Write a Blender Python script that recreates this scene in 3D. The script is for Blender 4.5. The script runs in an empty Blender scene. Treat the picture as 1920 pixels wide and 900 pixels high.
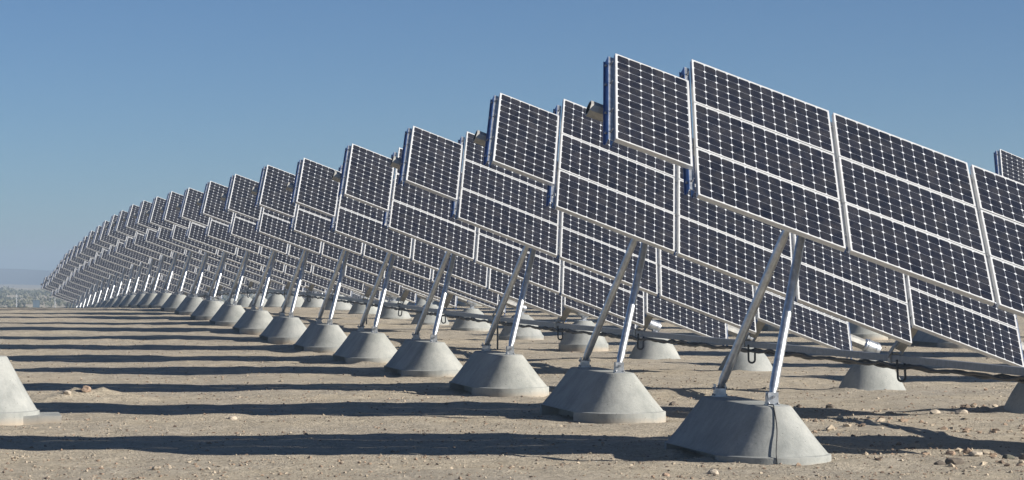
import bpy, bmesh, math, random
import numpy as np
from mathutils import Vector, Matrix, Euler
R = math.radians
S = bpy.context.scene
col = S.collection

# ------------------------------------------------------------------ camera, sky, sun, exposure
CAMH = 1.89
cd = bpy.data.cameras.new('camera'); cam = bpy.data.objects.new('camera', cd); col.objects.link(cam)
cam.location = (0, 0, CAMH); cam.rotation_euler = (R(90), 0, R(-11.79))
cd.sensor_width = 36; cd.lens = 4972 / 1920 * 36; cd.shift_y = 50 / 1920
cd.clip_start = .5; cd.clip_end = 20000
S.camera = cam

SUN = Vector((1.84, -1.03, 1.0)).normalized()
w = bpy.data.worlds.new('World'); S.world = w; w.use_nodes = True
nt = w.node_tree; bg = nt.nodes['Background']
sky = nt.nodes.new('ShaderNodeTexSky'); sky.sky_type = 'NISHITA'; sky.sun_disc = False
sky.sun_elevation = math.asin(SUN.z); sky.sun_rotation = math.atan2(SUN.x, SUN.y)
sky.altitude = 600; sky.air_density = 0.7; sky.dust_density = 0.3; sky.ozone_density = 3.0
tint = nt.nodes.new('ShaderNodeMix'); tint.data_type = 'RGBA'; tint.blend_type = 'MULTIPLY'; tint.inputs[0].default_value = 1
tint.inputs[7].default_value = (.555, .68, .81, 1)      # clear desert air: deeper blue than the stock sky
nt.links.new(sky.outputs[0], tint.inputs[6]); nt.links.new(tint.outputs[2], bg.inputs[0]); bg.inputs[1].default_value = 0.055
sd = bpy.data.lights.new('sun', 'SUN'); sd.energy = 5.0; sd.angle = R(.53); sd.color = (1, .945, .86)
so = bpy.data.objects.new('sun', sd); col.objects.link(so)
so.rotation_euler = SUN.to_track_quat('Z', 'Y').to_euler(); so.location = (30, -20, 30)
S.view_settings.view_transform = 'Standard'; S.view_settings.look = 'None'
S.view_settings.gamma = 1; S.view_settings.exposure = 0.85; S.view_settings.use_curve_mapping = False

rng = random.Random(5)

# ------------------------------------------------------------------ materials
def newmat(name):
    m = bpy.data.materials.new(name); m.use_nodes = True
    t = m.node_tree; return m, t, t.nodes['Principled BSDF']
def N(t, typ, **k):
    n = t.nodes.new(typ)
    for a, v in k.items(): setattr(n, a, v)
    return n
def math_(t, op, a, b=None, c=None):
    n = N(t, 'ShaderNodeMath', operation=op)
    for i, v in enumerate((a, b, c)):
        if v is None: continue
        if isinstance(v, (int, float)): n.inputs[i].default_value = v
        else: t.links.new(v, n.inputs[i])
    return n.outputs[0]
def ramp(t, fac, stops):
    n = N(t, 'ShaderNodeValToRGB'); e = n.color_ramp.elements
    while len(e) < len(stops): e.new(.5)
    for i, (p, c) in enumerate(stops):
        e[i].position = p; e[i].color = (*c, 1)
    t.links.new(fac, n.inputs[0]); return n.outputs[0]
def noise(t, vec, scale, detail=6, rough=.6):
    n = N(t, 'ShaderNodeTexNoise'); n.inputs['Scale'].default_value = scale
    n.inputs['Detail'].default_value = detail; n.inputs['Roughness'].default_value = rough
    if vec is not None: t.links.new(vec, n.inputs['Vector'])
    return n.outputs['Fac']
def mix(t, fac, a, b, blend='MIX'):
    n = N(t, 'ShaderNodeMix', data_type='RGBA', blend_type=blend)
    if isinstance(fac, (int, float)): n.inputs[0].default_value = fac
    else: t.links.new(fac, n.inputs[0])
    for i, v in ((6, a), (7, b)):
        if isinstance(v, tuple): n.inputs[i].default_value = (*v, 1)
        else: t.links.new(v, n.inputs[i])
    return n.outputs[2]
def bump(t, h, strength, dist, b):
    n = N(t, 'ShaderNodeBump'); n.inputs['Strength'].default_value = strength; n.inputs['Distance'].default_value = dist
    t.links.new(h, n.inputs['Height']); t.links.new(n.outputs[0], b.inputs['Normal'])

def mat_ground():
    m, t, b = newmat('desert_dirt')
    pos = N(t, 'ShaderNodeNewGeometry').outputs['Position']
    big = noise(t, pos, .35, 4); mid = noise(t, pos, 3.0, 6, .65); fine = noise(t, pos, 28, 6, .7)
    c = ramp(t, mid, [(.25, (.305, .268, .208)), (.5, (.395, .350, .276)), (.78, (.478, .428, .343))])
    c2 = ramp(t, fine, [(.3, (.50, .47, .44)), (.5, (1, 1, 1)), (.7, (1.28, 1.26, 1.22))])
    c = mix(t, .85, c, c2, 'MULTIPLY')
    c3 = ramp(t, big, [(.35, (.9, .9, .92)), (.65, (1.08, 1.05, 1.0))])
    c = mix(t, 1.0, c, c3, 'MULTIPLY')
    vo = N(t, 'ShaderNodeTexVoronoi'); vo.inputs['Scale'].default_value = 16; vo.inputs['Randomness'].default_value = 1
    t.links.new(pos, vo.inputs['Vector'])
    st = ramp(t, vo.outputs['Distance'], [(.10, (1, 1, 1)), (.2, (0, 0, 0))])
    pick = math_(t, 'GREATER_THAN', noise(t, vo.outputs['Position'], 40, 0), .56)
    st2 = math_(t, 'MULTIPLY', st, pick)
    c = mix(t, st2, c, (.42, .35, .27))
    t.links.new(c, b.inputs['Base Color']); b.inputs['Roughness'].default_value = .97
    b.inputs['Specular IOR Level'].default_value = .12
    h = math_(t, 'ADD', math_(t, 'MULTIPLY', fine, .5), math_(t, 'ADD', math_(t, 'MULTIPLY', mid, 1.0), math_(t, 'MULTIPLY', st2, .5)))
    bump(t, h, 1.0, .07, b); return m
def mat_concrete():
    m, t, b = newmat('cast_concrete')
    tc = N(t, 'ShaderNodeTexCoord').outputs['Object']
    oi = N(t, 'ShaderNodeObjectInfo').outputs['Random']
    mp = N(t, 'ShaderNodeVectorMath', operation='ADD'); t.links.new(tc, mp.inputs[0])
    cx = N(t, 'ShaderNodeCombineXYZ'); t.links.new(math_(t, 'MULTIPLY', oi, 40), cx.inputs[0]); t.links.new(cx.outputs[0], mp.inputs[1])
    v = mp.outputs[0]
    n1 = noise(t, v, 2.6, 7, .6); n2 = noise(t, v, 30, 5, .7)
    c = ramp(t, n1, [(.3, (.235, .245, .232)), (.55, (.305, .312, .295)), (.75, (.355, .358, .335))])
    c = mix(t, .35, c, ramp(t, n2, [(.3, (.75, .75, .75)), (.7, (1.15, 1.15, 1.15))]), 'MULTIPLY')
    # object-to-object tone
    c = mix(t, 1.0, c, ramp(t, oi, [(0, (.93, .93, .94)), (1, (1.05, 1.04, 1.02))]), 'MULTIPLY')
    # dirt splashed on the foot of the block
    z = N(t, 'ShaderNodeSeparateXYZ'); t.links.new(tc, z.inputs[0])
    zz = math_(t, 'ADD', z.outputs[2], math_(t, 'MULTIPLY', n1, -.12))
    dirt = ramp(t, math_(t, 'MULTIPLY_ADD', zz, 4.0, .42), [(.15, (1, 1, 1)), (.52, (0, 0, 0))])
    c = mix(t, math_(t, 'MULTIPLY', dirt, .8), c, (.36, .30, .23))
    # drips
    sx = N(t, 'ShaderNodeMapping'); t.links.new(v, sx.inputs[0]); sx.inputs['Scale'].default_value = (9, 9, .7)
    dr = noise(t, sx.outputs[0], 1.0, 4, .6)
    c = mix(t, .5, c, ramp(t, dr, [(.35, (.80, .81, .82)), (.55, (1.03, 1.03, 1.03))]), 'MULTIPLY')
    vo = N(t, 'ShaderNodeTexVoronoi'); vo.inputs['Scale'].default_value = 24; t.links.new(v, vo.inputs['Vector'])
    hole = math_(t, 'MULTIPLY', math_(t, 'LESS_THAN', vo.outputs['Distance'], .16), math_(t, 'GREATER_THAN', noise(t, vo.outputs['Position'], 30, 0), .60))
    c = mix(t, math_(t, 'MULTIPLY', hole, .6), c, (.10, .10, .095))
    t.links.new(c, b.inputs['Base Color']); b.inputs['Roughness'].default_value = .88
    b.inputs['Specular IOR Level'].default_value = .25
    bump(t, math_(t, 'ADD', n2, math_(t, 'MULTIPLY', n1, 2)), .35, .01, b); return m
def mat_metal(name, colr, rough, metal=.9, var=.25):
    m, t, b = newmat(name)
    tc = N(t, 'ShaderNodeTexCoord').outputs['Object']
    n = noise(t, tc, 14, 5, .6)
    c = mix(t, 1.0, colr, ramp(t, n, [(.3, (1 - var,) * 3), (.7, (1 + var * .5,) * 3)]), 'MULTIPLY')
    t.links.new(c, b.inputs['Base Color']); b.inputs['Metallic'].default_value = metal
    t.links.new(math_(t, 'MULTIPLY_ADD', n, .2, rough - .1), b.inputs['Roughness']); return m
def mat_plain(name, c, rough=.6, metal=0, spec=.5):
    m, t, b = newmat(name)
    tc = N(t, 'ShaderNodeTexCoord').outputs['Object']; n = noise(t, tc, 9, 5)
    t.links.new(mix(t, 1.0, c, ramp(t, n, [(.3, (.82,) * 3), (.7, (1.12,) * 3)]), 'MULTIPLY'), b.inputs['Base Color'])
    b.inputs['Roughness'].default_value = rough; b.inputs['Metallic'].default_value = metal
    b.inputs['Specular IOR Level'].default_value = spec; return m
def mat_cells():
    m, t, b = newmat('solar_cells')
    tc = N(t, 'ShaderNodeTexCoord').outputs['Object']
    s = N(t, 'ShaderNodeSeparateXYZ'); t.links.new(tc, s.inputs[0])
    P = .128
    def cell(o):
        q = math_(t, 'DIVIDE', o, P); fl = math_(t, 'FLOOR', q)
        return math_(t, 'ABSOLUTE', math_(t, 'SUBTRACT', math_(t, 'SUBTRACT', q, fl), .5)), fl
    u, fu = cell(s.outputs[0]); v, fv = cell(s.outputs[1])
    r = math_(t, 'SQRT', math_(t, 'ADD', math_(t, 'MULTIPLY', u, u), math_(t, 'MULTIPLY', v, v)))
    inside = math_(t, 'MULTIPLY', math_(t, 'LESS_THAN', u, .488), math_(t, 'LESS_THAN', v, .492))
    inside = math_(t, 'MULTIPLY', inside, math_(t, 'LESS_THAN', r, .612))
    inside = math_(t, 'MULTIPLY', inside, math_(t, 'LESS_THAN', math_(t, 'ABSOLUTE', s.outputs[0]), .768))
    inside = math_(t, 'MULTIPLY', inside, math_(t, 'LESS_THAN', math_(t, 'ABSOLUTE', s.outputs[1]), .384))
    cv = N(t, 'ShaderNodeCombineXYZ'); t.links.new(fu, cv.inputs[0]); t.links.new(fv, cv.inputs[1])
    oi = N(t, 'ShaderNodeObjectInfo').outputs['Random']; t.links.new(oi, cv.inputs[2])
    wn = N(t, 'ShaderNodeTexWhiteNoise', noise_dimensions='3D'); t.links.new(cv.outputs[0], wn.inputs['Vector'])
    cc = ramp(t, wn.outputs['Value'], [(0, (.0055, .0065, .012)), (.6, (.0078, .0088, .0155)), (1, (.0115, .0125, .0195))])
    cc = mix(t, 1.0, cc, ramp(t, oi, [(0, (.85, .87, .92)), (1, (1.2, 1.15, 1.1))]), 'MULTIPLY')
    dust = noise(t, tc, 4.5, 7, .7)
    cc = mix(t, math_(t, 'MULTIPLY', ramp(t, dust, [(.4, (0, 0, 0)), (.8, (1, 1, 1))]), .12), cc, (.3, .27, .23))
    near_line = math_(t, 'MULTIPLY', math_(t, 'LESS_THAN', r, .575), math_(t, 'MULTIPLY', math_(t, 'LESS_THAN', math_(t, 'ABSOLUTE', s.outputs[0]), .766), math_(t, 'LESS_THAN', math_(t, 'ABSOLUTE', s.outputs[1]), .382)))
    c = mix(t, inside, mix(t, near_line, (.54, .56, .58), (.34, .36, .40)), cc)
    t.links.new(c, b.inputs['Base Color']); b.inputs['Roughness'].default_value = .22
    b.inputs['Specular IOR Level'].default_value = .28
    b.inputs['Coat Weight'].default_value = .05; b.inputs['Coat Roughness'].default_value = .05
    return m
M = {'ground': mat_ground(), 'concrete': mat_concrete(), 'cells': mat_cells(),
     'frame': mat_metal('anodised_frame', (.66, .66, .65), .45, .35, .06),
     'galv': mat_metal('galvanised_steel', (.60, .62, .64), .40, .85, .3),
     'galv_dull': mat_metal('dull_galvanised_steel', (.42, .41, .38), .55, .6, .25),
     'rail_blue': mat_metal('galvanised_sky_tint', (.05, .13, .36), .40, .3, .15),  # galvanised steel, with the blue sky's reflection put into its base colour
     'railbeam': mat_metal('weathered_steel_beam', (.21, .22, .24), .5, .5, .3),
     'black': mat_plain('black_rubber', (.012, .012, .013), .55),
     'dark': mat_plain('dark_opening', (.02, .02, .02), .9),
     'back': mat_plain('white_backsheet', (.6, .6, .6), .7),
     'bolt': mat_metal('steel_bolt', (.35, .35, .36), .4, .9, .1)}

# ------------------------------------------------------------------ mesh helpers
def box(bm, x0, x1, y0, y1, z0, z1, mi=0, mat=None):
    vs = [bm.verts.new(p) for p in ((x0,y0,z0),(x1,y0,z0),(x1,y1,z0),(x0,y1,z0),(x0,y0,z1),(x1,y0,z1),(x1,y1,z1),(x0,y1,z1))]
    if mat is not None:
        for v in vs: v.co = mat @ v.co
    for f in ((0,3,2,1),(4,5,6,7),(0,1,5,4),(1,2,6,5),(2,3,7,6),(3,0,4,7)):
        q = bm.faces.new([vs[i] for i in f]); q.material_index = mi
def tube(bm, pts, rad, seg=12, caps=True, mi=0, closed=False, phase=0):
    pts = [Vector(p) for p in pts]; n = len(pts)
    if isinstance(rad, (int, float)): rad = [rad] * n
    rings = []; prev = None
    for i, p in enumerate(pts):
        d = (pts[(i+1) % n] - pts[i-1]) if closed else (pts[min(i+1, n-1)] - pts[max(i-1, 0)])
        d.normalize()
        if prev is None:
            a = d.orthogonal().normalized()
        else:
            a = (prev - d * prev.dot(d)).normalized()
        prev = a; bb = d.cross(a)
        rings.append([bm.verts.new(p + (a*math.cos(2*math.pi*k/seg+phase) + bb*math.sin(2*math.pi*k/seg+phase))*rad[i]) for k in range(seg)])
    m = n if closed else n-1
    for i in range(m):
        A, B = rings[i], rings[(i+1) % n]
        for k in range(seg):
            f = bm.faces.new((A[k], A[(k+1)%seg], B[(k+1)%seg], B[k])); f.material_index = mi; f.smooth = True
    if caps and not closed:
        bm.faces.new(rings[0][::-1]).material_index = mi; bm.faces.new(rings[-1]).material_index = mi
    return rings
def mesh(name, bm, mats, smooth=None):
    bmesh.ops.recalc_face_normals(bm, faces=bm.faces)
    me = bpy.data.meshes.new(name); bm.to_mesh(me); bm.free()
    for m in (mats if isinstance(mats, (list, tuple)) else [mats]): me.materials.append(m)
    if smooth is not None:
        for p in me.polygons: p.use_smooth = True
        me.set_sharp_from_angle(angle=R(smooth))
    return me
def link(name, me, parent=None, mat=None):
    o = bpy.data.objects.new(name, me); col.objects.link(o)
    if parent is not None: o.parent = parent
    if mat is not None: o.matrix_local = mat
    return o
def tag(o, label=None, cat=None, group=None, kind=None):
    if label: o['label'] = label
    if cat: o['category'] = cat
    if group: o['group'] = group
    if kind: o['kind'] = kind
    return o

# ------------------------------------------------------------------ ground
D0, DL, OX = 25.773, 6.524, 6.448
FITO = [(-.183,-.303,-.04), (-.008,-.064,.008), (.0325,.11,-.04), (.072,.175,-.0285), (.041,.023,-.0185), (.052,-.06,.063), (.0135,-.007,.056)]
def vnoise(x, y, seed):
    xi = np.floor(x).astype(np.int64); yi = np.floor(y).astype(np.int64); fx = x-xi; fy = y-yi
    fx = fx*fx*(3-2*fx); fy = fy*fy*(3-2*fy)
    def h(a, b):
        n = (a*374761393 + b*668265263 + seed*982451653) & 0xffffffff
        n = ((n ^ (n >> 13))*1274126177) & 0xffffffff
        return ((n ^ (n >> 16)) & 0xffff)/65535.0
    return (h(xi,yi)*(1-fx)+h(xi+1,yi)*fx)*(1-fy)+(h(xi,yi+1)*(1-fx)+h(xi+1,yi+1)*fx)*fy - .5
PD = [-500, 55, 65, 75, 90, 103, 116, 129, 141, 154, 167, 180, 189, 195, 202, 209, 230, 300, 800, 1400, 2600, 6000]
PZ = [0, 0, .06, .15, .25, .28, .12, -.12, -.45, -.85, -1.25, -1.9, -2.3, -2.6, -2.8, -2.95, -4.3, -4.9, -5.2, -8.5, -14, -20]
def prof(d): return np.interp(d, PD, PZ)
def ground_z(x, y):
    x = np.asarray(x, float); y = np.asarray(y, float)
    z = prof(y)
    near = np.clip((150-y)/60, 0, 1)
    z = z + near*(.070*vnoise(x/2.6, y/1.7, 1) + .036*vnoise(x/.75, y/.6, 2) + .020*vnoise(x/.26, y/.22, 3) + .009*vnoise(x/.12, y/.12, 4))
    z = z + .15*np.exp(-(((x-1.7)/.8)**2+((y-37.7)/.6)**2))*(1+.8*vnoise(x/.2, y/.2, 9)) 
    z = z + .025*np.exp(-(((x-8.0)/.9)**2+((y-23.75)/.3)**2)) + .05*np.exp(-(((x-9.2)/.9)**2+((y-24.3)/.35)**2)) + .04*np.exp(-(((x-3.4)/1.3)**2+((y-33.2)/.4)**2))
    for k in range(9):      # sand drifted and dug up round each footing
        for cx, half, R_ in ((OX+1.43, .9, .57), (13.8, 0, .57)):
            cy = D0+DL*k+(FITO[k][1] if k < 7 else 0)
            dist = np.hypot(x-cx-(FITO[k][0] if k < 7 else 0), np.maximum(np.abs(y-cy)-half, 0))
            z = z + np.exp(-((dist-R_-.02)/.13)**2)*np.clip(.012+.11*vnoise(x/.42+k*7, y/.42, 12), 0, .12)
    far = np.clip((y-300)/200, 0, 1)
    z = z + far*(.9*vnoise(x/40, y/60, 7) + .4*vnoise(x/12, y/18, 8))
    return z
def axis(parts):
    out = []
    for a, b, s in parts: out += list(np.arange(a, b, s))
    return out
ys = axis([(-400, -40, 40), (-40, 10, 4), (10, 21, .6), (21, 44, .085), (44, 64, .15), (64, 125, .4), (125, 200, 2), (200, 900, 14), (900, 6001, 300)])
xs = axis([(-3000, -300, 300), (-300, -40, 14), (-40, -10, 2), (-10, -3, .5), (-3, 17, .10), (17, 32, .3), (32, 60, 1.5), (60, 320, 14), (320, 3300, 300)])
X, Y = np.meshgrid(np.array(xs), np.array(ys)); Z = ground_z(X, Y)
ny, nx = X.shape
me = bpy.data.meshes.new('ground')
idx = np.arange(ny*nx).reshape(ny, nx)
quads = np.stack([idx[:-1, :-1], idx[:-1, 1:], idx[1:, 1:], idx[1:, :-1]], -1).reshape(-1, 4)
me.vertices.add(ny*nx); me.vertices.foreach_set('co', np.stack([X, Y, Z], -1).astype(np.float32).ravel())
me.loops.add(quads.size); me.loops.foreach_set('vertex_index', quads.astype(np.int32).ravel())
me.polygons.add(len(quads)); me.polygons.foreach_set('loop_start', (np.arange(len(quads))*4).astype(np.int32))
me.polygons.foreach_set('use_smooth', np.ones(len(quads), dtype=bool))
me.update(); me.validate(); me.materials.append(M['ground'])
tag(link('ground', me), kind='structure')

# distant hills
def hills(name, d0, zb, prof_pts, depth, seed, colr):
    m, t, b = newmat(name + '_rock')
    pos = N(t, 'ShaderNodeNewGeometry').outputs['Position']
    n = noise(t, pos, .02, 7, .6)
    t.links.new(ramp(t, n, [(.3, tuple(v*.7 for v in colr)), (.7, colr)]), b.inputs['Base Color'])
    b.inputs['Roughness'].default_value = 1
    xs_ = np.arange(-1800, 2600, 16.0); ts = np.linspace(0, 1, 14)
    XX, TT = np.meshgrid(xs_, ts)
    top = np.interp(XX, [p[0] for p in prof_pts], [p[1] for p in prof_pts])
    rid = .5*vnoise(XX/70, TT*5, seed) + .3*vnoise(XX/28, TT*9, seed+1) + .15*vnoise(XX/11, TT*14, seed+2)
    ZZ = zb + (top-zb)*(np.sin(TT*math.pi)**.8) * (1 + .18*rid)
    YY = d0 + (TT-.5)*depth + 60*vnoise(XX/90, TT*3, seed+3)
    a, c = XX.shape; ii = np.arange(a*c).reshape(a, c)
    fs = np.stack([ii[:-1, :-1], ii[:-1, 1:], ii[1:, 1:], ii[1:, :-1]], -1).reshape(-1, 4)
    me = bpy.data.meshes.new(name); me.from_pydata(np.stack([XX, YY, ZZ], -1).reshape(-1, 3).tolist(), [], fs.tolist())
    for p in me.polygons: p.use_smooth = True
    me.materials.append(m); tag(link(name, me), kind='structure')
# seen at the left edge: direction of image x=0 is array x ~ +.015*y
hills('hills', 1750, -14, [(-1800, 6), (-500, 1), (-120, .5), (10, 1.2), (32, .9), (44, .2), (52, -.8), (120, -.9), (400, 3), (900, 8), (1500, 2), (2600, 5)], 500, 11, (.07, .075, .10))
hills('foothills', 1230, -9, [(-1800, -4), (0, -6.6), (30, -6.2), (50, -7.2), (120, -6), (500, -3), (1000, -5), (2600, -4)], 300, 21, (.33, .28, .22))

# desert scrub far out: ground cover nobody could count
def scrub():
    r = np.random.default_rng(3); V = []; F = []
    n = 0
    for i in range(1500):
        y = 330 + (r.random()**.8)*420; x = -70 + r.random()*(190 if i % 3 else 420)
        if i % 3: x = -25 + r.random()*90 + .015*y
        z = float(ground_z(x, y)); s = r.uniform(.5, 1.5)*(1.5 if r.random() < .15 else 1)
        for k in range(34):
            a = r.random()*6.283; rr = s*math.sqrt(r.random()); h = s*.75*r.random()*(1-.5*(rr/s)**2)
            c = np.array([x+rr*math.cos(a), y+rr*math.sin(a), z+h])
            u = r.normal(size=3); u /= np.linalg.norm(u); v = r.normal(size=3); v -= u*(u@v); v /= np.linalg.norm(v)
            q = s*r.uniform(.14, .3)
            V += [c-u*q, c+v*q*.6, c+u*q, c-v*q*.6]; F.append((n, n+1, n+2, n+3)); n += 4
    me = bpy.data.meshes.new('desert_scrub'); me.from_pydata([tuple(v) for v in V], [], F)
    m, t, b = newmat('scrub_leaves'); pos = N(t, 'ShaderNodeNewGeometry').outputs['Position']
    t.links.new(ramp(t, noise(t, pos, .25, 3), [(.35, (.085, .090, .055)), (.65, (.19, .175, .11))]), b.inputs['Base Color'])
    b.inputs['Roughness'].default_value = .9; me.materials.append(m)
    tag(link('desert_scrub', me), 'grey green desert scrub covering the plain beyond the array', 'scrub', kind='stuff')
scrub()

# ------------------------------------------------------------------ tracker meshes (shared)
LW, LH, FD = 1.566, .812, .046
bm = bmesh.new()
g = bmesh.ops.create_grid(bm, x_segments=1, y_segments=1, size=.5)
for v in bm.verts: v.co = Vector((v.co.x*(LW-.02), v.co.y*(LH-.02), -.003))
me_face = mesh('solar_panel', bm, M['cells'])
bm = bmesh.new()
L = .019
for (a, b_, c, d) in ((-LW/2, LW/2, LH/2-L, LH/2), (-LW/2, LW/2, -LH/2, -LH/2+L), (-LW/2, -LW/2+L, -LH/2+L, LH/2-L), (LW/2-L, LW/2, -LH/2+L, LH/2-L)):
    box(bm, a, b_, c, d, -FD, 0)
box(bm, -LW/2+L, LW/2-L, -LH/2+L, LH/2-L, -.012, -.008, 1)
box(bm, -.06, .06, LH/2-.17, LH/2-.07, -.034, -.012, 2)      # junction box on the back
me_frame = mesh('panel_frame', bm, [M['frame'], M['back'], M['black']])

def rail_mesh(length, name):      # two thin channels with a lighter web between them, bolts on the side
    bm = bmesh.new(); h = length/2
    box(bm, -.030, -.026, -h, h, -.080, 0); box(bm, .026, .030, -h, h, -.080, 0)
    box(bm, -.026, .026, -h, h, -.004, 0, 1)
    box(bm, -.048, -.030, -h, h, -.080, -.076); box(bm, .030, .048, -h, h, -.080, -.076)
    for y in (-h+.14, -h*.34, h*.34, h-.14):
        tube(bm, [(-.030, y, -.03), (-.052, y, -.03)], .014, 6, mi=2); tube(bm, [(0, y, -.002), (0, y, .012)], .012, 6, mi=2)
        tube(bm, [(0, y, .012), (0, y, .046)], .007, 6, mi=2)
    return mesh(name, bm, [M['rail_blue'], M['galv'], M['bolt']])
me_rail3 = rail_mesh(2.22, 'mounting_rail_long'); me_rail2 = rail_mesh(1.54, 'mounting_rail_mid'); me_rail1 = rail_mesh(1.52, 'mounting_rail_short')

TL = 7.92
bm = bmesh.new()          # octagonal torque tube, open at its upper end
ro, ri = .082, .070
rings = []
for (s_, r_) in ((-.19, ri), (-.19, ro), (7.77, ro)):
    rings.append([bm.verts.new((s_, r_*math.cos(2*math.pi*k/8+math.pi/8), r_*math.sin(2*math.pi*k/8+math.pi/8))) for k in range(8)])
inner = [bm.verts.new((.2, v.co.y, v.co.z)) for v in rings[0]]
for A, B, mi in ((rings[0], rings[1], 0), (rings[1], rings[2], 0)):
    for k in range(8): bm.faces.new((A[k], A[(k+1) % 8], B[(k+1) % 8], B[k])).material_index = mi
for k in range(8): bm.faces.new((inner[k], inner[(k+1) % 8], rings[0][(k+1) % 8], rings[0][k])).material_index = 1
bm.faces.new(inner).material_index = 1; bm.faces.new(rings[2])
me_tube = mesh('torque_tube', bm, [M['galv_dull'], M['dark']])
bm = bmesh.new()          # round bearing collar at the foot of the tube
tube(bm, [(7.68, 0, 0), (7.70, 0, 0), (7.70, 0, 0), (7.92, 0, 0), (7.92, 0, 0), (7.94, 0, 0)], [.085, .105, .105, .105, .09, .09], 20)
tube(bm, [(7.73, 0, 0), (7.755, 0, 0)], .112, 20); tube(bm, [(7.87, 0, 0), (7.895, 0, 0)], .112, 20)
me_collar = mesh('bearing_collar', bm, M['galv'], 35)
bm = bmesh.new()          # saddle round the tube where the struts meet it
tube(bm, [(2.04, 0, 0), (2.32, 0, 0)], .10, 16)
box(bm, 2.06, 2.30, -.17, .17, -.13, -.06)
me_saddle = mesh('tube_saddle', bm, M['galv'], 35)

NB_, NT_, NR, NRT, NHALF = .60, .60, .57, .18, .90
def footing_mesh(name, half, R0, R1, H, inset=.22, seg=20):
    bm = bmesh.new(); per = []
    # stadium perimeter along y, flats on +-x
    for k in range(seg+1): a = math.pi*k/seg; per.append((math.cos(a), math.sin(a), 1, 0))
    if half > 0:
        for t_ in (1.0, .97, -.97, -1.0)[1:3]: per.append((-1, 0, t_, 1))
    for k in range(seg+1): a = math.pi + math.pi*k/seg; per.append((math.cos(a), math.sin(a), -1, 0))
    if half > 0:
        for t_ in (-.97, .97): per.append((1, 0, t_, 1))
    elif True:
        per = [(math.cos(2*math.pi*k/40), math.sin(2*math.pi*k/40), 1, 0) for k in range(40)]
    rows = [(-.25, R0, inset), (.125, R0, inset), (.127, R0, 0), (.132, R0-.004, 0), (.140, R0-.03, 0)]
    for q in (.3, .6, .85, 1): rows.append((.135+(H-.155)*q, R0-.035+(R1+.015-R0+.035)*q, 0))
    rows.append((H-.006, R1+.004, 0)); rows.append((H, R1-.012, 0))
    if half == 0: rows = [(-.25, R0, 0), (.115, R0-.004, 0), (.135, R0-.03, 0), (.24, .488, 0), (.36, .425, 0), (.46, .362, 0), (.53, .305, 0), (.575, .25, 0), (.60, .215, 0), (.634, .19, 0), (H, .17, 0)]
    rr = []
    for z, r_, ins in rows:
        row = []
        for cx, cy, t_, flat in per:
            rad = r_ - (ins if flat else 0)
            row.append(bm.verts.new((cx*rad, cy*rad + t_*half, z)))
        rr.append(row)
    n = len(per)
    for A, B in zip(rr, rr[1:]):
        for k in range(n): bm.faces.new((A[k], A[(k+1) % n], B[(k+1) % n], B[k]))
    bm.faces.new(rr[-1])
    return mesh(name, bm, M['concrete'], 32)
me_nfoot = footing_mesh('long_footing', NHALF, NR, NRT, NT_)
me_sfoot = footing_mesh('round_footing', 0, .57, .17, .64)

bm = bmesh.new()     # clevis bracket under a strut: base plate, two cheeks, pin
box(bm, -.075, .075, -.085, .085, 0, .012)
box(bm, -.06, .06, -.066, -.056, .012, .15); box(bm, -.06, .06, .056, .066, .012, .15)
box(bm, -.066, -.058, -.056, .056, .012, .10)
tube(bm, [(0, -.09, .10), (0, .09, .10)], .016, 8, mi=1)
for sx in (-.055, .055):
    for sy in (-.075, .075): tube(bm, [(sx, sy, .012), (sx, sy, .035)], .012, 6, mi=1)
me_clevis = mesh('foot_bracket', bm, [M['galv'], M['bolt']])
bm = bmesh.new()     # pedestal bracket on the round footing
box(bm, -.10, .10, -.09, .09, 0, .012); box(bm, -.02, .07, -.075, -.063, .012, .13); box(bm, -.02, .07, .063, .075, .012, .13)
tube(bm, [(.02, -.10, .07), (.02, .10, .07)], .016, 8, mi=1)
me_ped = mesh('bearing_bracket', bm, [M['galv'], M['bolt']])
def strut_mesh(Ls):
    bm = bmesh.new()
    tube(bm, [(0, 0, 0), (0, 0, .05), (0, 0, .11), (0, 0, Ls*.80)], [.028, .034, .045, .045], 16)
    tube(bm, [(0, 0, Ls*.80), (0, 0, Ls)], .039, 16)
    tube(bm, [(0, -.058, Ls*.62), (0, .058, Ls*.62)], .010, 6)
    return mesh('strut', bm, M['galv'], 40)
bm = bmesh.new()     # cable loop hanging off the drive rail
pts = [(0, .05, .12)] + [(0, .05*math.cos(a), -.11 + .05*math.sin(-a)) for a in np.linspace(0, math.pi, 9)] + [(0, -.05, .12)]
tube(bm, pts, .0155, 8); me_loop = mesh('cable_loop', bm, M['black'], 50)
strut_cache = {}

def frame_vec(az, el, rho):
    ah = Vector((math.cos(az), math.sin(az), 0)); a = ah*math.cos(el) - Vector((0, 0, math.sin(el)))
    n0 = ah*math.sin(el) + Vector((0, 0, math.cos(el))); v0 = n0.cross(a)
    return a, v0*math.cos(rho)+n0*math.sin(rho), n0*math.cos(rho)-v0*math.sin(rho)
def basis(o, x, y, z):
    m = Matrix.Identity(4)
    for i, v in enumerate((x, y, z)): m[0][i], m[1][i], m[2][i] = v
    m.translation = o; return m
OFF, PG, BW, SW = .25, .050, 1.57, .80
AX = 3.433                 # height of the tube's upper end

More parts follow.
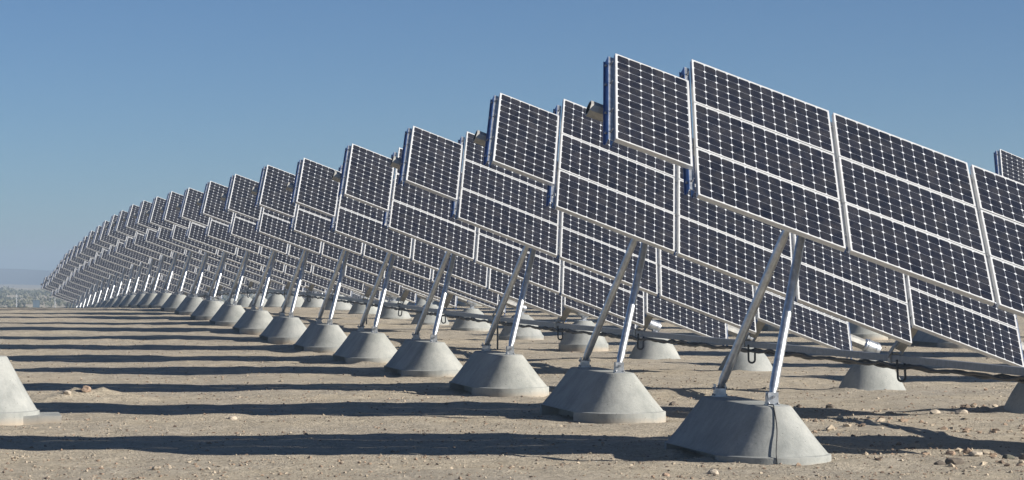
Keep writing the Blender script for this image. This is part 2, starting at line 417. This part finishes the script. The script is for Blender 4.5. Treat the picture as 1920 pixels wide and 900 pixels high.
def tracker(name, ox, d, dz, az, el, rho, label, group, gz, lift=0, sink=0):
    root = bpy.data.objects.new(name, None); col.objects.link(root)
    root.location = (ox+1.43, d, gz); root.empty_display_size = .3
    tag(root, label, 'solar tracker', group)
    O = Vector((-1.43, 0, AX+dz+lift)); a, v, n = frame_vec(az, el, rho)
    def P(s, t, q=0): return O + a*s + v*t + n*q
    def module(s, t, portrait=False):
        m = basis(P(s, t, OFF), v, -a, n) if portrait else basis(P(s, t, OFF), a, v, n)
        # a hair of misalignment from module to module
        e = Euler((rng.uniform(-1, 1)*.0025, rng.uniform(-1, 1)*.0025, 0)).to_matrix().to_4x4()
        p = link('solar_panel', me_face, root, m @ e); link('panel_frame', me_frame, p)
    module(SW/2, 0, True)
    for i in range(3):
        s = SW+PG+i*(BW+PG)+BW/2
        for t in (-.826, 0, .826): module(s, t)
    s = SW+PG+3*(BW+PG)+BW/2
    for t in (-.413, .413): module(s, t)
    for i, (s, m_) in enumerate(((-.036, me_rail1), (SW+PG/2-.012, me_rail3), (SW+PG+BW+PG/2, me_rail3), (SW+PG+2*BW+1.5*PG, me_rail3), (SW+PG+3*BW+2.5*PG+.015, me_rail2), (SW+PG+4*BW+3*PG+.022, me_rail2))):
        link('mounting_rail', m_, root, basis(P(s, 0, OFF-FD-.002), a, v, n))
    link('torque_tube', me_tube, root, basis(O, a, v, n))
    link('tube_saddle', me_saddle, root, basis(O, a, *(lambda A, V, NN: (V, NN))(*frame_vec(az, el, 0))))
    # upper footing with two struts
    sk = -sink
    f = link('footing', me_nfoot, root, Matrix.Translation((0, 0, sk)))
    top = O + a*2.18
    for sg in (-1, 1):
        foot = Vector((0, sg*NHALF, NT_+sk)); p0 = foot + Vector((0, 0, .085)); p1 = top + Vector((0, sg*.13, -.09))
        link('foot_bracket', me_clevis, root, Matrix.Translation(foot) @ Matrix.Rotation(R(-4 if sg < 0 else 86), 4, 'Z') @ Matrix.Scale(.85, 4))
        dv = p1-p0; Ls = round(dv.length, 2)
        if Ls not in strut_cache: strut_cache[Ls] = strut_mesh(Ls)
        link('strut', strut_cache[Ls], root, Matrix.Translation(p0) @ dv.to_track_quat('Z', 'Y').to_matrix().to_4x4())
    # lower footing with bearing
    pe = O + a*7.82
    zf = pe.z - .64 - .175
    so_ = link('footing', me_sfoot, root, Matrix.Translation((pe.x, pe.y, min(zf, .06)+lift*0)) @ Matrix.Rotation(rng.uniform(0, 6), 4, 'Z'))
    link('bearing_bracket', me_ped, root, Matrix.Translation((pe.x-.02, pe.y, min(zf, .06)+.64)))
    link('bearing_collar', me_collar, root, basis(O, a, *(frame_vec(az, el, 0)[1:])))
    # lever arm from the tube down to the drive rail
    s = 5.92; p0 = O + a*s; Ls = .62 if not lift else .9
    bm = bmesh.new()
    return root, P, a, v, n, O

def lever(root, O, a, n, railz):
    p0 = O + a*6.05
    k = (p0.z-railz-.03)/max(.3, n.z); k = min(k, 1.4)
    q = p0 - n*k
    key = ('lever', round(k, 2))
    if key not in strut_cache:
        bm = bmesh.new(); box(bm, -.075, .075, -.06, .06, .04, round(k, 2)*.80)
        box(bm, -.045, .045, -.072, -.06, round(k, 2)*.5, round(k, 2)+.02); box(bm, -.045, .045, .06, .072, round(k, 2)*.5, round(k, 2)+.02)
        tube(bm, [(0, -.08, round(k, 2)-.02), (0, .08, round(k, 2)-.02)], .018, 8)
        strut_cache[key] = mesh('lever_arm', bm, M['galv_dull'])
    z = -n; y = a; x = y.cross(z)
    link('lever_arm', strut_cache[key], root, basis(p0, x, y, z))
    return q

ORD = ['nearest', 'second', 'third', 'fourth', 'fifth', 'sixth', 'seventh', 'eighth', 'ninth', 'tenth', 'eleventh', 'twelfth', 'thirteenth', 'fourteenth',
       'fifteenth', 'sixteenth', 'seventeenth', 'eighteenth', 'nineteenth', 'twentieth', 'twenty-first', 'twenty-second', 'twenty-third', 'twenty-fourth', 'twenty-fifth', 'twenty-sixth', 'twenty-seventh', 'twenty-eighth', 'farthest']
FITR = [38.37, 37.9, 35.9, 38.54, 37.98, 38.27, 37.2]
FITA = [(.635,-1.05), (-.25,.28), (.05,.51), (1.52,.58), (1.37,.28), (.7,-.11), (.88,-.03)]
EL0, RO0 = 20.11, 37.75
rail_pts = []
for k in range(29):
    if k < 7:
        q = FITO[k]; ro_ = FITR[k]; da, de = FITA[k]
    else:
        q = (rng.uniform(-.03, .03), rng.uniform(-.08, .08), rng.uniform(-.03, .03)); ro_ = RO0+rng.uniform(-1.7, 1.7); da, de = .6+rng.uniform(-.6, .6), rng.uniform(-.25, .25)
    d = D0+DL*k+q[1]; gz = float(prof(d))
    if k == 0: lab = 'nearest and largest solar tracker, its upper left panel cutting highest into the sky'
    elif k == 28: lab = 'farthest and smallest solar tracker at the left tip of the front row'
    else: lab = '%s solar tracker of the front row, counting back from the nearest one' % ORD[k]
    root, P, a, v, n, O = tracker('solar_tracker', OX+q[0], d, q[2], R(da), R(EL0+de), R(ro_), lab, 'solar trackers lined up in the front row', gz, 0, .05 if k == 0 else .0)
    rz = .70
    e = lever(root, O, a, n, rz); w_ = root.location + e
    rail_pts.append((k, w_.x, w_.y, gz+rz, gz))
    if k == 0:
        bm = bmesh.new()     # thin dark tube running down the near cone of the footing
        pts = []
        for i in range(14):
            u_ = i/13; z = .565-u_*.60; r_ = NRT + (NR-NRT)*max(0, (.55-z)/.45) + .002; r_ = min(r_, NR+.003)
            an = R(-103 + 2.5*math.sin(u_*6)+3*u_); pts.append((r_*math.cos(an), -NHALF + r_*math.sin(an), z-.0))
        tube(bm, [(-.05, -NHALF-.05, .565)] + pts, .006, 6); link('thin_dark_tube', mesh('thin_dark_tube', bm, M['black'], 60), root)

# second row, seen between and beyond the first
for k in range(2, 26):
    d = D0+DL*k+rng.uniform(-.06, .06); gz = float(prof(d)); ro_ = RO0+1.5+rng.uniform(-1, 1)
    lab = 'solar tracker of the row behind, glimpsed under the front row of trackers'
    grp = 'solar trackers in the row behind the front row'
    if k == 4: lab = 'solar tracker of the row behind, its top corner against the sky at the right edge'
    root, P, a, v, n, O = tracker('solar_tracker', OX+14.65+rng.uniform(-.03, .03)*(k != 4), d, 0, R(.4), R(EL0+.9), R(ro_+(3 if k == 4 else 0)), lab, grp, gz, .25)
    lever(root, O, a, n, .72)

# the row in front: only its lower end reaches into the frame at the left edge
d = 33.0
root, P, a, v, n, O = tracker('solar_tracker', .33-7.34, d, .14, R(.0), R(EL0), R(RO0), 'solar tracker reaching in from beyond the left edge, only its round footing showing', 'solar trackers in the row left of the front row', 0)
for ch in root.children:
    if ch.data == me_sfoot: ch.data = footing_mesh('tall_round_footing', .0001, .64, .24, .80, 0); ch.location.z = .0
    if ch.data == me_ped: ch.location.z = .81
bm = bmesh.new(); box(bm, -.9, .70, -.45, .42, -.2, .085)
bmesh.ops.bevel(bm, geom=list(bm.edges), offset=.012, segments=1)
pad = link('concrete_pad', mesh('concrete_pad', bm, M['concrete'])); pad.location = (.52, d-.02, 0)
tag(pad, 'low flat concrete slab sticking out beside the footing at the left edge', 'concrete slab')

# drive rail linking all lever arms, with a bundle of cables slung under it
rail = bpy.data.objects.new('drive_rail', None); col.objects.link(rail); rail.location = (11.7, 20, 0)
tag(rail, 'long steel drive rail running low under the panels of the front row', 'drive rail')
xr = float(np.mean([p[1] for p in rail_pts])); print('rail x', xr, [round(p[1], 2) for p in rail_pts[:6]])
path = [(p[1]*.5+xr*.5, p[2], p[3]) for p in rail_pts]
path = [(path[0][0], 17.0, path[0][2])] + path + [(path[-1][0], path[-1][1]+2, path[-1][2]-.1)]
bm = bmesh.new(); prev = None
for (x, y, z) in path:
    sec = [bm.verts.new((x+dx-11.7, y-20, z+dzz)) for dx, dzz in ((-.05, -.045), (.05, -.045), (.05, .045), (-.05, .045))]
    if prev:
        for i in range(4): bm.faces.new((prev[i], prev[(i+1) % 4], sec[(i+1) % 4], sec[i]))
    else: bm.faces.new(sec[::-1])
    prev = sec
bm.faces.new(prev)
link('rail_beam', mesh('rail_beam', bm, M['railbeam']), rail)
bm = bmesh.new()
for c in range(3):
    pts = []; ph = rng.uniform(0, 6)
    for i in range(int((path[-2][1]-17)/.22)):
        y = 17+i*.22
        x = np.interp(y, [p[1] for p in path], [p[0] for p in path]); z = np.interp(y, [p[1] for p in path], [p[2] for p in path])
        sag = .035*abs(math.sin(y*1.9+ph))+.014*math.sin(y*5.1+c*2)
        pts.append((x-11.7+(-.055, -.02, .035)[c]+.008*math.sin(y*3+c), y-20, z-.066-sag-.008*c))
    tube(bm, pts, .021, 6)
link('cable_bundle', mesh('cable_bundle', bm, M['black'], 60), rail)
bm = bmesh.new(); box(bm, -.062, .062, -.05, .05, -.055, .058); box(bm, -.03, .03, -.08, .08, .058, .075); me_cl = mesh('splice_clamp', bm, M['galv_dull'])
for i, (k, x, y, z, gz) in enumerate(rail_pts):
    x_ = path[i+1][0]
    c = link('splice_clamp', me_cl, rail, Matrix.Translation((x_-11.7, y-20, z)))
    if k in (5, 8):     # here the cable drops straight to the ground
        bm = bmesh.new(); tube(bm, [(0, 0, 0), (.01, .01, -.35), (0, -.01, -.85)], .02, 8)
        link('drop_cable', mesh('drop_cable', bm, M['black'], 60), rail, Matrix.Translation((x_-11.73, y-20-.45, z-.05)))
    else:
        link('cable_loop', me_loop, rail, Matrix.Translation((x_-11.75, y-20-.42, z-.12)) @ Matrix.Rotation(R(rng.uniform(45, 110)), 4, 'Z') @ Matrix.Rotation(R(rng.uniform(-9, 9)), 4, 'X'))

# ------------------------------------------------------------------ stones
def rock_mesh(name, s, seed, colr, flat=.65):
    bm = bmesh.new(); bmesh.ops.create_icosphere(bm, subdivisions=2, radius=1)
    r = random.Random(seed); dirs = [(Vector((r.gauss(0, 1), r.gauss(0, 1), r.gauss(0, 1))).normalized(), r.uniform(.62, .92)) for _ in range(11)]
    for v in bm.verts:
        c = v.co.copy()
        for dvec, lim in dirs:
            h = c.dot(dvec)
            if h > lim: c -= dvec*(h-lim)
        v.co = Vector((c.x*s*r.uniform(.9, 1.1)*1.15, c.y*s*r.uniform(.9, 1.1), c.z*s*flat*r.uniform(.88, 1.12)))
    m, t, b = newmat(name+'_stone'); tc = N(t, 'ShaderNodeTexCoord').outputs['Object']
    t.links.new(ramp(t, noise(t, tc, 25, 6), [(.3, tuple(q*.7 for q in colr)), (.7, tuple(q*1.2 for q in colr))]), b.inputs['Base Color'])
    b.inputs['Roughness'].default_value = .95; bump(t, noise(t, tc, 60, 4), .5, .01, b)
    return mesh(name, bm, m)
PALE, DK, TAN = (.42, .36, .285), (.11, .09, .07), (.34, .24, .17)
for (x, y, s, c, lab) in (
    (9.53, 34.93, .075, DK, 'dark stone on the sunlit dirt left of the nearest footing'),
    (11.41, 33.84, .065, DK, 'dark upright stone on the dirt just right of the nearest struts'),
    (12.27, 32.22, .07, PALE, 'left one of two pale stones on the dirt right of the nearest footing'),
    (12.56, 32.03, .085, PALE, 'larger right one of two pale stones on the dirt right of the nearest footing'),
    (13.04, 32.44, .085, (.2, .19, .17), 'grey stone casting a shadow near the footing at the right edge'),
    (10.0, 25.13, .075, PALE, 'pale stone at the lower rim of the broad shadow, lower right'),
    (9.80, 25.29, .05, TAN, 'reddish tan stone left of the pale stone in the broad shadow'),
    (9.30, 23.92, .085, DK, 'big dark clod at the bottom right of the foreground'),
    (9.13, 23.85, .05, DK, 'small dark clod touching the bigger dark clod in the foreground'),
    (10.11, 24.55, .07, (.10, .095, .07), 'dark clod in the foreground near the right edge'),
    (1.75, 37.6, .085, TAN, 'reddish lump on top of the dirt mound at the left'),
    (1.48, 37.4, .06, PALE, 'pale stone beside the reddish lump on the dirt mound'),
    (6.75, 23.34, .055, PALE, 'pale stone on the dirt below the nearest footing, nearer its left end'),
    (6.25, 23.15, .035, TAN, 'small tan stone at the bottom edge left of the nearest footing'),
    (3.3, 32.7, .06, PALE, 'pale pebble on the dirt strip left of the third footing')):
    o = link('stone', rock_mesh('stone', s, int(x*100), c)); o.location = (x, y, float(ground_z(x, y))+s*.22); o.rotation_euler.z = rng.uniform(0, 6)
    tag(o, lab, 'stone', 'single stones lying on the dirt')

def gravel():
    r = np.random.default_rng(8)
    ico = bmesh.new(); bmesh.ops.create_icosphere(ico, subdivisions=1, radius=1)
    base = np.array([v.co[:] for v in ico.verts]); fs = np.array([[v.index for v in f.verts] for f in ico.faces]); ico.free()
    V = []; F = []; n = 0; MI = []
    CN = 42000
    ca, sa = math.cos(R(11.79)), math.sin(R(11.79))
    for i in range(CN):
        Yc = 21.5 + 45*r.random()**1.7; Xc = (r.random()-.5)*.46*Yc
        x, y = Xc*ca+Yc*sa, -Xc*sa+Yc*ca
        if vnoise(np.array(x/.9), np.array(y/.6), 31) < r.uniform(-.5, .35): continue
        s = .005+.016*r.random()**5 + (.022*r.random() if r.random() < .008 else 0)
        b = base*(1+.38*r.normal(size=base.shape)); b = b*np.array([1.1, .9, .65])*s
        th = r.random()*6.28; cth, sth = math.cos(th), math.sin(th)
        b = np.stack([b[:, 0]*cth-b[:, 1]*sth, b[:, 0]*sth+b[:, 1]*cth, b[:, 2]], -1)
        V.append(b+np.array([x, y, float(ground_z(x, y))+s*.25])); F.append(fs+n); n += len(base)
        MI.append(np.full(len(fs), r.choice(3, p=[.5, .3, .2])))
    for i in range(1500):     # broken clods, thickest right of the nearest footing
        x = 8.6+6*r.random(); y = 23.4+11*r.random()
        if vnoise(np.array(x/.7), np.array(y/.5), 44) < .12: continue
        s = .012+.034*r.random()**2.2
        b = base*(1+.42*r.normal(size=base.shape))*np.array([1.15, .9, .7])*s
        V.append(b+np.array([x, y, float(ground_z(x, y))+s*.2])); F.append(fs+n); n += len(base)
        MI.append(np.full(len(fs), r.choice(3, p=[.4, .4, .2])))
    V = np.concatenate(V); F = np.concatenate(F); MI = np.concatenate(MI)
    me = bpy.data.meshes.new('gravel'); me.from_pydata(V.tolist(), [], F.tolist())
    for nme, c in (('pale_grit', (.37, .31, .235)), ('brown_grit', (.27, .20, .145)), ('dark_grit', (.17, .13, .10))): me.materials.append(mat_plain(nme, c, .95, 0, .1))
    me.polygons.foreach_set('material_index', MI.astype(np.int32))
    tag(link('gravel', me), 'loose gravel and grit scattered over the dirt', 'gravel', kind='stuff')
gravel()

# ------------------------------------------------------------------ small things beyond the crest
def post(x, y, h, lab):
    z = float(prof(y)); bm = bmesh.new(); tube(bm, [(0, 0, -.3), (0, 0, h)], .038, 8); box(bm, -.03, .03, -.2, .2, h-.22, h-.16)
    o = link('pole', mesh('pole', bm, M['galv'], 40)); o.location = (x, y, z); tag(o, lab, 'pole', 'thin poles on the plain')
def at(px, Yc):
    Xc = (px-960)/4972*Yc; ca, sa = math.cos(R(11.79)), math.sin(R(11.79)); return Xc*ca+Yc*sa, -Xc*sa+Yc*ca
x, y = at(31, 262); post(x, y, CAMH-51*262/4972-float(prof(y)), 'thin pale pole on the plain, left of the other pole')
x, y = at(103, 262); post(x, y, CAMH-55*262/4972-float(prof(y)), 'thin pale pole on the plain beside the tip of the front row')
x, y = at(68, 330); bm = bmesh.new(); box(bm, -.4, .4, -.4, .4, 0, 1.6); bmesh.ops.bevel(bm, geom=list(bm.edges), offset=.06, segments=2)
box(bm, -.45, .45, -.45, .45, 1.6, 1.67); box(bm, -.03, .03, -.42, -.40, .5, 1.4)
o = link('utility_cabinet', mesh('utility_cabinet', bm, mat_plain('pale_blue_paint', (.09, .13, .17), .7))); o.location = (x, y, -4.9+1.0)
o.location.z = CAMH-68*330/4972-1.3; 
bm = bmesh.new(); box(bm, -.7, .7, -.6, .6, -3.0, -.001); link('plinth', mesh('plinth', bm, M['concrete']), o)
tag(o, 'small pale blue cabinet far off between the two thin poles', 'cabinet')

# ------------------------------------------------------------------ haze
bm = bmesh.new(); box(bm, -2600, 3000, -350, 2600, -22, 14)
hz = link('haze', mesh('haze', bm, [])); m = bpy.data.materials.new('haze_air'); m.use_nodes = True; t = m.node_tree
t.nodes.remove(t.nodes['Principled BSDF']); pv = t.nodes.new('ShaderNodeVolumePrincipled')
pv.inputs['Color'].default_value = (.60, .76, .92, 1); pv.inputs['Density'].default_value = .0010; pv.inputs['Anisotropy'].default_value = .2
t.links.new(pv.outputs[0], t.nodes['Material Output'].inputs['Volume']); hz.data.materials.append(m)
tag(hz, kind='stuff')
